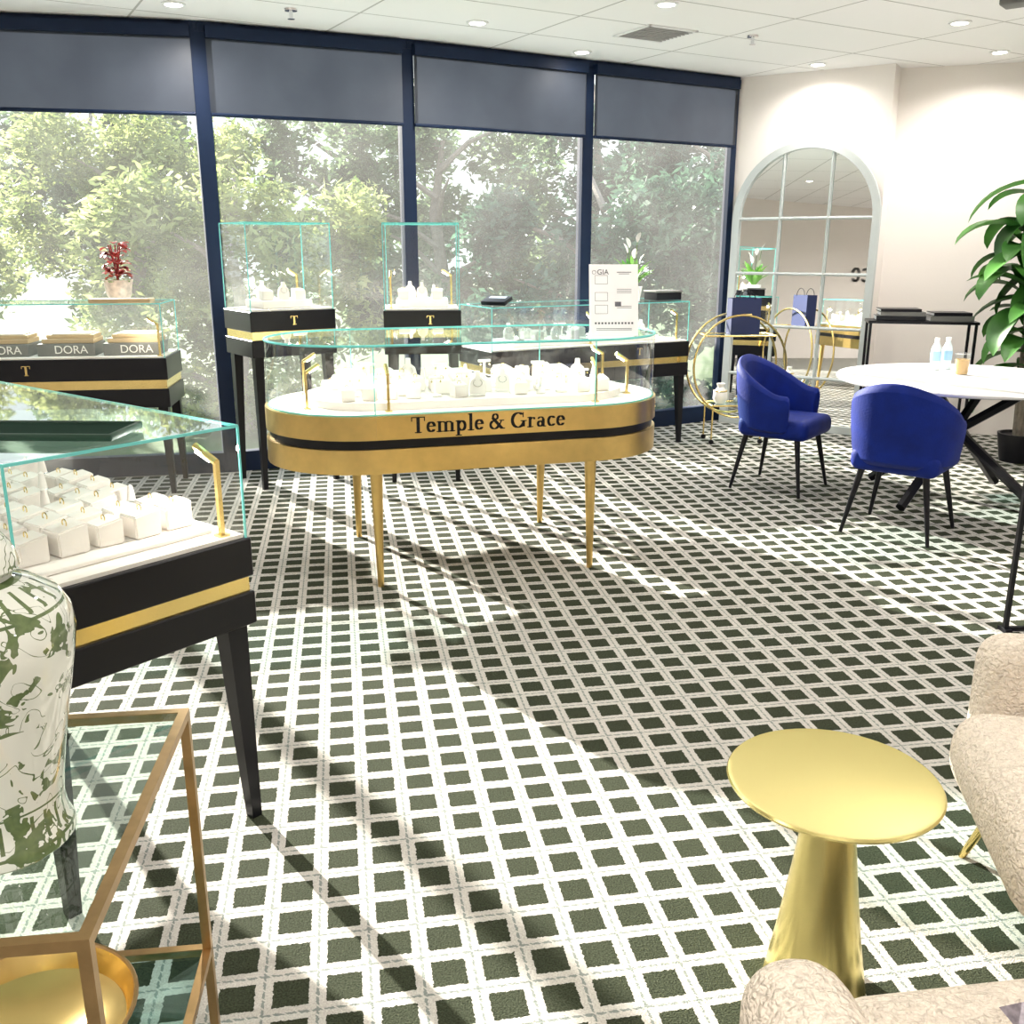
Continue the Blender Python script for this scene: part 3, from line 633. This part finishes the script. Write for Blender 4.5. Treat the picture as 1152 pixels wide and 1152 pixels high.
# ---------------------------------------------------------------- console by far wall
t=thing('console_table','slim black metal console table against the far wall beside the mirror','table',(3.19,7.62,0),R(-14))
bm=NB(); box(bm,(0,0,.97),(.80,.3,.02)); mk('tabletop',bm,BLACK,t,smooth=False)
for x in(-.38,.38):
    for y in(-.13,.13):
        bm=NB(); box(bm,(x,y,.48),(.02,.02,.96)); mk('leg',bm,BLACK,t,smooth=False)
for y in(-.13,.13):
    bm=NB(); box(bm,(0,y,.05),(.74,.02,.02)); mk('stretcher',bm,BLACK,t,smooth=False)
cons=t
for k,(x,z,w,h) in enumerate(((-.16,.981,.36,.035),(-.15,1.017,.33,.03),(-.17,1.048,.3,.022),(.2,.981,.32,.04),(.2,1.022,.28,.025))):
    o=thing('book',['thick black','dark','slim black','thick dark','thin charcoal'][k]+' book, '+['lowest in the left pile','second in the left pile','topmost in the left pile','lower one in the right pile','upper one in the right pile'][k]+' on the console','book',loc2w(cons,x,0,z),cons.rotation_euler[2]+.03*k)
    bm=NB(); box(bm,(0,0,h/2),(w-.008,.2,h-.006)); mk('pages',bm,PAPER,o,smooth=False)
    bm=NB(); box(bm,(0,0,.002),(w,.21,.004)); box(bm,(0,0,h-.002),(w,.21,.004)); box(bm,(0,-.104,h/2),(w,.004,h)); mk('cover',bm,GREYC if k%2 else BLACK,o,smooth=False)
# ---------------------------------------------------------------- big plant
t=thing('potted_tree','tall indoor plant with long drooping dark green leaves at the right wall','plant',(3.74,6.98,0))
bm=NB(); lathe(bm,[(0,0),(.11,0),(.14,.18),(.145,.21),(.13,.21),(.125,.19),(0,.19)],28); mk('pot',bm,BLACK,t)
heads=[(-.02,0,1.98),(-.10,.05,1.72),(.1,-.08,1.45),(-.04,-.05,1.22)]
for hx,hy,hz in heads:
    bm=NB(); tube(bm,[(hx*.2,hy*.2,.18),(hx*.5,hy*.5,hz*.6),(hx,hy,hz)],[.022,.018,.012],8); mk('stem',bm,BARK,t)
bm=NB()
for hi,(hx,hy,hz) in enumerate(heads):
    for k in range(18):
        a=2.4*k+hx*9+.6; leaf(bm,(hx,hy,hz-.03*k),a,random.uniform(.42,.62),random.uniform(.17,.22),R(random.uniform(0,50)),R(random.uniform(70,120)),10,.3)
mk('leaves',bm,LEAFD,t)
# black stand at right
t=thing('side_stand','thin black metal frame stand at the right edge behind the armchair','stand',(2.35,3.73,0),R(3))
for x in(-.3,.3):
    bm=NB(); box(bm,(x,0,.65),(.018,.018,1.3)); mk('leg',bm,BLACK,t,smooth=False)
    bm=NB(); box(bm,(x,0,.008),(.03,.06,.016)); mk('foot',bm,BLACK,t,smooth=False)
for z in(.012,1.292):
    bm=NB(); box(bm,(0,0,z),(.6,.016,.016)); mk('rail',bm,BLACK,t,smooth=False)
# ---------------------------------------------------------------- gold side table
t=thing('side_table','round polished brass pedestal side table in the right foreground','table',(.655,1.738,0))
bm=NB(); lathe(bm,[(0,.482),(.200,.488),(.211,.493),(.213,.498),(.210,.502),(.200,.5),(0,.4995)],72); mk('tabletop',bm,SATIN,t)
bm=NB(); lathe(bm,[(0,0),(.108,0),(.108,.004),(.086,.14),(.066,.29),(.051,.42),(.044,.482),(0,.484)],64); mk('pedestal',bm,SATIN,t)
# ---------------------------------------------------------------- boucle armchairs
def boucle():
    t=thing('armchair','x','armchair')
    def soft(name,c,s,bev,rot=None):
        bm=NB(); box(bm,c,s,bev=bev,seg=6,rot=rot); o=mk(name,bm,BOUC,t); return o
    soft('seat_cushion',(0,.045,.335),(.66,.73,.21),.09)
    soft('base',(0,.0,.22),(.86,.66,.12),.05)
    for s in(-1,1): soft('armrest',(s*.41,-.03,.41),(.16,.72,.36),.075)
    soft('backrest',(0,-.34,.52),(.94,.2,.56),.095,Matrix.Rotation(R(8),4,'X'))
    for sx in(-1,1):
        for sy in(-1,1):
            bm=NB(); cyl(bm,(sx*.31,sy*.33,0),(sx*.27,sy*.27,.19),.009,.014,14); mk('leg',bm,GOLDP,t)
    return t
b0=boucle(); b0.location=(1.445,1.82,0); b0.rotation_euler=(0,0,R(78.7)); tag(b0,'cream boucle armchair at the right edge beside the brass table','armchair','cream boucle armchairs')
b1=tree_copy(b0); b1.location=(.84,.90,0); b1.rotation_euler=(0,0,R(8)); b1['label']='cream boucle armchair in the near right corner with a patterned cushion'
PAT=pm('woven_grey_mauve_pattern',(.40,.36,.40),.9,0,.75,90,.3,150)
t=thing('cushion','small grey and mauve patterned cushion on the near armchair','cushion',(.875,.95,.443),R(20))
bm=NB()
n_=12; rt=Matrix.Rotation(R(22),4,'X')
for s in(1,-1):
    G=[]
    for i in range(n_+1):
        row=[]
        for j in range(n_+1):
            u=i/n_*2-1;v=j/n_*2-1; th=.055*((1-u*u)*(1-v*v))**.5; k=1-.06*(u*u*(1-v*v)+v*v*(1-u*u))
            row.append(bm.verts.new(rt@Vector((.2*u*k,.17*v*k,s*th))+Vector((0,0,.088))))
        G.append(row)
    for i in range(n_):
        for j in range(n_): bm.faces.new((G[i][j],G[i+1][j],G[i+1][j+1],G[i][j+1]))
bmesh.ops.remove_doubles(bm,verts=bm.verts,dist=1e-5); mk('cover',bm,PAT,t)
# ---------------------------------------------------------------- foreground glass table + jar
tt=thing('glass_console','brass framed glass table in the left foreground holding the ginger jar','table',(-.79,1.235,0),R(7))
TW,TD,TZ=.5,.60,.75
def ringframe(z,nm):
    bm=NB(); w=.016
    for s in(-1,1): box(bm,(0,s*(TD/2-w/2),z-w/2),(TW,w,w)); box(bm,(s*(TW/2-w/2),0,z-w/2),(w,TD-2*w,w))
    return mk(nm,bm,ANT,tt,smooth=False)
SZ=.25
f1=ringframe(TZ,'top_frame'); f2=ringframe(SZ,'shelf_frame')
bm=NB(); box(bm,(0,0,TZ-.006),(TW-.034,TD-.034,.01)); mk('glass_top',bm,glassmat('table_glass',(.85,.93,.9),.06,.6),tt,smooth=False)
bm=NB(); box(bm,(0,0,SZ-.006),(TW-.034,TD-.034,.01)); mk('glass_shelf',bm,GLTOP,tt,smooth=False)
for sx in(-1,1):
    for sy in(-1,1):
        bm=NB(); box(bm,(sx*(TW/2-.008),sy*(TD/2-.008),(TZ-.016)/2),(.016,.016,TZ-.016)); mk('leg',bm,ANT,tt,smooth=False)
# jar material
jm,n,b=nt('green_floral_porcelain'); N=n.nodes;L=n.links
tc=N.new('ShaderNodeTexCoord')
def noi(sc,det,dis=0):
    x=N.new('ShaderNodeTexNoise'); x.inputs['Scale'].default_value=sc; x.inputs['Detail'].default_value=det; x.inputs['Distortion'].default_value=dis; L.new(tc.outputs['Object'],x.inputs['Vector']); return x.outputs['Fac']
na=noi(22,1.5,1.0); nb_=noi(8,1); nc=noi(65,2,.5); nd=noi(15,1,1.8)
sp=N.new('ShaderNodeSeparateXYZ'); L.new(tc.outputs['Object'],sp.inputs[0])
region=mth('GREATER_THAN',nb_,.42)
lines=mth('LESS_THAN',mth('ABSOLUTE',mth('SUBTRACT',nd,.5)),.010)
leaves=mth('MULTIPLY',mth('GREATER_THAN',na,.55),mth('GREATER_THAN',nc,.41))
pat=mth('MULTIPLY',mth('MAXIMUM',lines,leaves),region)
def band(z,w): return mth('LESS_THAN',mth('ABSOLUTE',mth('SUBTRACT',sp.outputs[2],z)),w)
bands=mth('MAXIMUM',mth('MAXIMUM',band(.345,.002),band(.380,.002)),mth('MAXIMUM',band(.018,.002),band(.072,.0015)))
an=mth('ARCTAN2',sp.outputs[1],sp.outputs[0]); 
pet=mth('LESS_THAN',mth('ABSOLUTE',mth('SUBTRACT',mth('FRACT',mth('MULTIPLY',an,4.2)),.5)),.13)
scal=mth('MULTIPLY',pet,mth('MAXIMUM',band(.363,.012),band(.045,.02)))
al=mth('MAXIMUM',mth('MAXIMUM',pat,bands),scal)
c=N.new('ShaderNodeMix'); c.data_type='RGBA'; c.inputs[6].default_value=(.76,.78,.71,1); L.new(al,c.inputs[0])
g2=N.new('ShaderNodeMix'); g2.data_type='RGBA'; g2.inputs[6].default_value=(.03,.065,.02,1); g2.inputs[7].default_value=(.20,.26,.11,1); L.new(nc,g2.inputs[0]); L.new(g2.outputs[2],c.inputs[7])
L.new(c.outputs[2],b.inputs['Base Color']); b.inputs['Roughness'].default_value=.06; b.inputs['Coat Weight'].default_value=1.0; b.inputs['Coat Roughness'].default_value=.02
t=thing('ginger_jar','large lidded porcelain ginger jar with green floral pattern on the glass table','jar',(-.71,1.17,.751))
bm=NB(); lathe(bm,[(0,0),(.090,0),(.094,.004),(.094,.014),(.087,.03),(.084,.055),(.088,.09),(.098,.15),(.112,.22),(.123,.275),(.127,.305),(.124,.33),(.110,.355),(.08,.374),(.058,.382),(.055,.405),(.05,.405)],56); mk('body',bm,jm,t)
bm=NB(); lathe(bm,[(.066,.392),(.07,.397),(.068,.408),(.06,.428),(.042,.452),(.02,.466),(.01,.47),(.012,.478),(.018,.488),(.014,.5),(0,.505)],48); mk('lid',bm,jm,t)
# bowl, box on lower shelf
t=thing('brass_bowl','round shallow brass bowl on the lower shelf of the glass table','bowl',(-.80,1.30,SZ+.001))
bm=NB(); lathe(bm,[(0,0),(.09,0),(.10,.006),(.155,.035),(.168,.075),(.172,.076),(.168,.080),(.151,.038),(.095,.010),(0,.008)],56); mk('body',bm,GOLDP,t)
bm=NB(); tube(bm,[(.170*math.cos(2*PI*i/48),.170*math.sin(2*PI*i/48),.077) for i in range(48)],.004,6,True); mk('rim',bm,ANT,t)
t=thing('gift_box','white upright gift box on the lower shelf of the glass table','box',(-.93,1.05,SZ+.001),.1)
bm=NB(); box(bm,(0,0,.08),(.08,.07,.16),bev=.003); mk('box_body',bm,PAPER,t); bm=NB(); box(bm,(0,0,.165),(.086,.076,.03),bev=.003); mk('lid',bm,PAPER,t)
# ---------------------------------------------------------------- outside
bm=NB(); flat(bm,[(-40,9.0),(40,9.0),(40,60),(-40,60)],-.6); struct(mk('ground',bm,pm('grass_ground',(.10,.15,.06),.95,0,.4,2)))
LM=[leafmat('leaf_bright',(.10,.16,.035),(.55,.60,.25),.5),leafmat('leaf_mid',(.05,.10,.04),(.28,.38,.20),.45),leafmat('leaf_cool',(.022,.07,.04),(.13,.25,.16),.4)]
def crown(n,rx,ry,rz,size,seed):
    rnd=random.Random(seed); bm=NB()
    cl=[(rnd.uniform(-.8,.8)*rx,rnd.uniform(-.75,.75)*ry,rnd.uniform(-.85,.8)*rz,rnd.uniform(.22,.4)) for _ in range(36)]
    for k in range(n):
        c_=rnd.choice(cl); g=Vector((rnd.gauss(0,1),rnd.gauss(0,1),rnd.gauss(0,1))).normalized()*c_[3]*rnd.uniform(.5,1)
        p=Vector(c_[:3])+Vector((g.x*rx*.8,g.y*ry*.8,g.z*rz*.8))
        a=Vector((rnd.gauss(0,1),rnd.gauss(0,1),rnd.gauss(0,.6))).normalized(); b2=a.cross(Vector((rnd.gauss(0,1),rnd.gauss(0,1),rnd.gauss(0,1)))).normalized()
        s=size*rnd.uniform(.6,1.2)
        bm.faces.new([bm.verts.new(p-a*s),bm.verts.new(p+b2*s*.34),bm.verts.new(p+a*s),bm.verts.new(p-b2*s*.34)])
    return bm
CM=[]
for k,(n_,sz,sd,mi) in enumerate(((14000,.075,0,0),(14500,.092,1,1),(15000,.085,2,2),(14500,.092,11,1),(15000,.10,5,2))):
    o=mk('foliage',crown(n_,1.8,1.1,1.75,sz,sd),LM[mi],smooth=False,recalc=False); CM.append(o.data); bpy.data.objects.remove(o)
def trunk_bm(seed):
    rnd=random.Random(seed); bm=NB(); tube(bm,[(0,0,-1.6),(.1,0,-1),(-.05,.1,.2),(.1,0,1.2)],[.13,.11,.08,.03],8)
    for k in range(7):
        a=rnd.uniform(0,2*PI); z=-1+.35*k; l=rnd.uniform(.8,1.5); tube(bm,[(0,0,z),(l*.5*math.cos(a),l*.4*math.sin(a),z+.4),(l*math.cos(a),l*.5*math.sin(a),z+.6)],[.05,.035,.012],6)
    return bm
TM=[]
for k in range(2):
    o=mk('trunk',trunk_bm(k),BARK); TM.append(o.data); bpy.data.objects.remove(o)
side=['front row far left, added to shade the floor','front row left','front row centre','front row right','middle row far left','middle row left','middle row centre','middle row right','rear row far left','rear row left','rear row centre','rear row right','rear row far right']
TR=[(-7.6,11.3,1.3,0,1),(-3.2,11.5,.7,0,1),(1.1,12.0,.85,2,1),(5.4,12.2,.9,2,1),  # first tree added mostly out of view to shade the mid floor
    (-9.8,14.3,1.2,0,1),(-5.4,14.4,1.7,0,1),(-1.1,14.8,1.8,3,1),(3.2,15.0,2.0,2,1),
    (-11.5,17.4,1.8,1,1.02),(-7.2,17.4,2.2,1,1.02),(-2.9,17.7,2.5,3,1.02),(1.5,18,2.6,4,1.02),(5.9,18,2.6,1,1.02)]
for k,(x,y,z,m,s) in enumerate(TR):
    t=thing('tree',('bright yellow green','soft grey green','deep green','soft grey green','dark dense')[m]+' leafy tree outside the windows, '+side[k],'tree',(x,y,z),PI*(k%2),'trees outside the windows'); t.scale=(s,s,s)
    o=bpy.data.objects.new('foliage',CM[m]); col.objects.link(o); o.parent=t
    o=bpy.data.objects.new('trunk',TM[k%2]); col.objects.link(o); o.parent=t
# ---------------------------------------------------------------- light, world, camera
w=bpy.data.worlds.new('World'); bpy.context.scene.world=w; w.use_nodes=True
N=w.node_tree.nodes; L=w.node_tree.links; bg=N['Background']
tc=N.new('ShaderNodeTexCoord'); sp=N.new('ShaderNodeSeparateXYZ'); cr=N.new('ShaderNodeValToRGB'); L.new(tc.outputs['Generated'],sp.inputs[0]); L.new(sp.outputs[2],cr.inputs[0])
cr.color_ramp.elements[0].color=(.80,.88,.86,1); cr.color_ramp.elements[1].color=(.62,.78,1,1); L.new(cr.outputs[0],bg.inputs['Color']); bg.inputs['Strength'].default_value=1.5
s=bpy.data.lights.new('sun','SUN'); s.energy=20; s.angle=R(.7); s.color=(1,.93,.83)
so=bpy.data.objects.new('sun',s); col.objects.link(so)
el=R(20); dv=Vector((.63*math.cos(el),-.775*math.cos(el),-math.sin(el))); so.rotation_euler=dv.to_track_quat('-Z','Y').to_euler()
cam=bpy.data.cameras.new('camera'); cam.sensor_width=36; cam.lens=F/1152*36; co=bpy.data.objects.new('camera',cam); col.objects.link(co)
co.location=(0,0,HC); co.rotation_euler=(PI/2-TH,0,0); bpy.context.scene.camera=co
vs=bpy.context.scene.view_settings
try: vs.view_transform='Standard'; vs.exposure=0.25
except Exception: pass
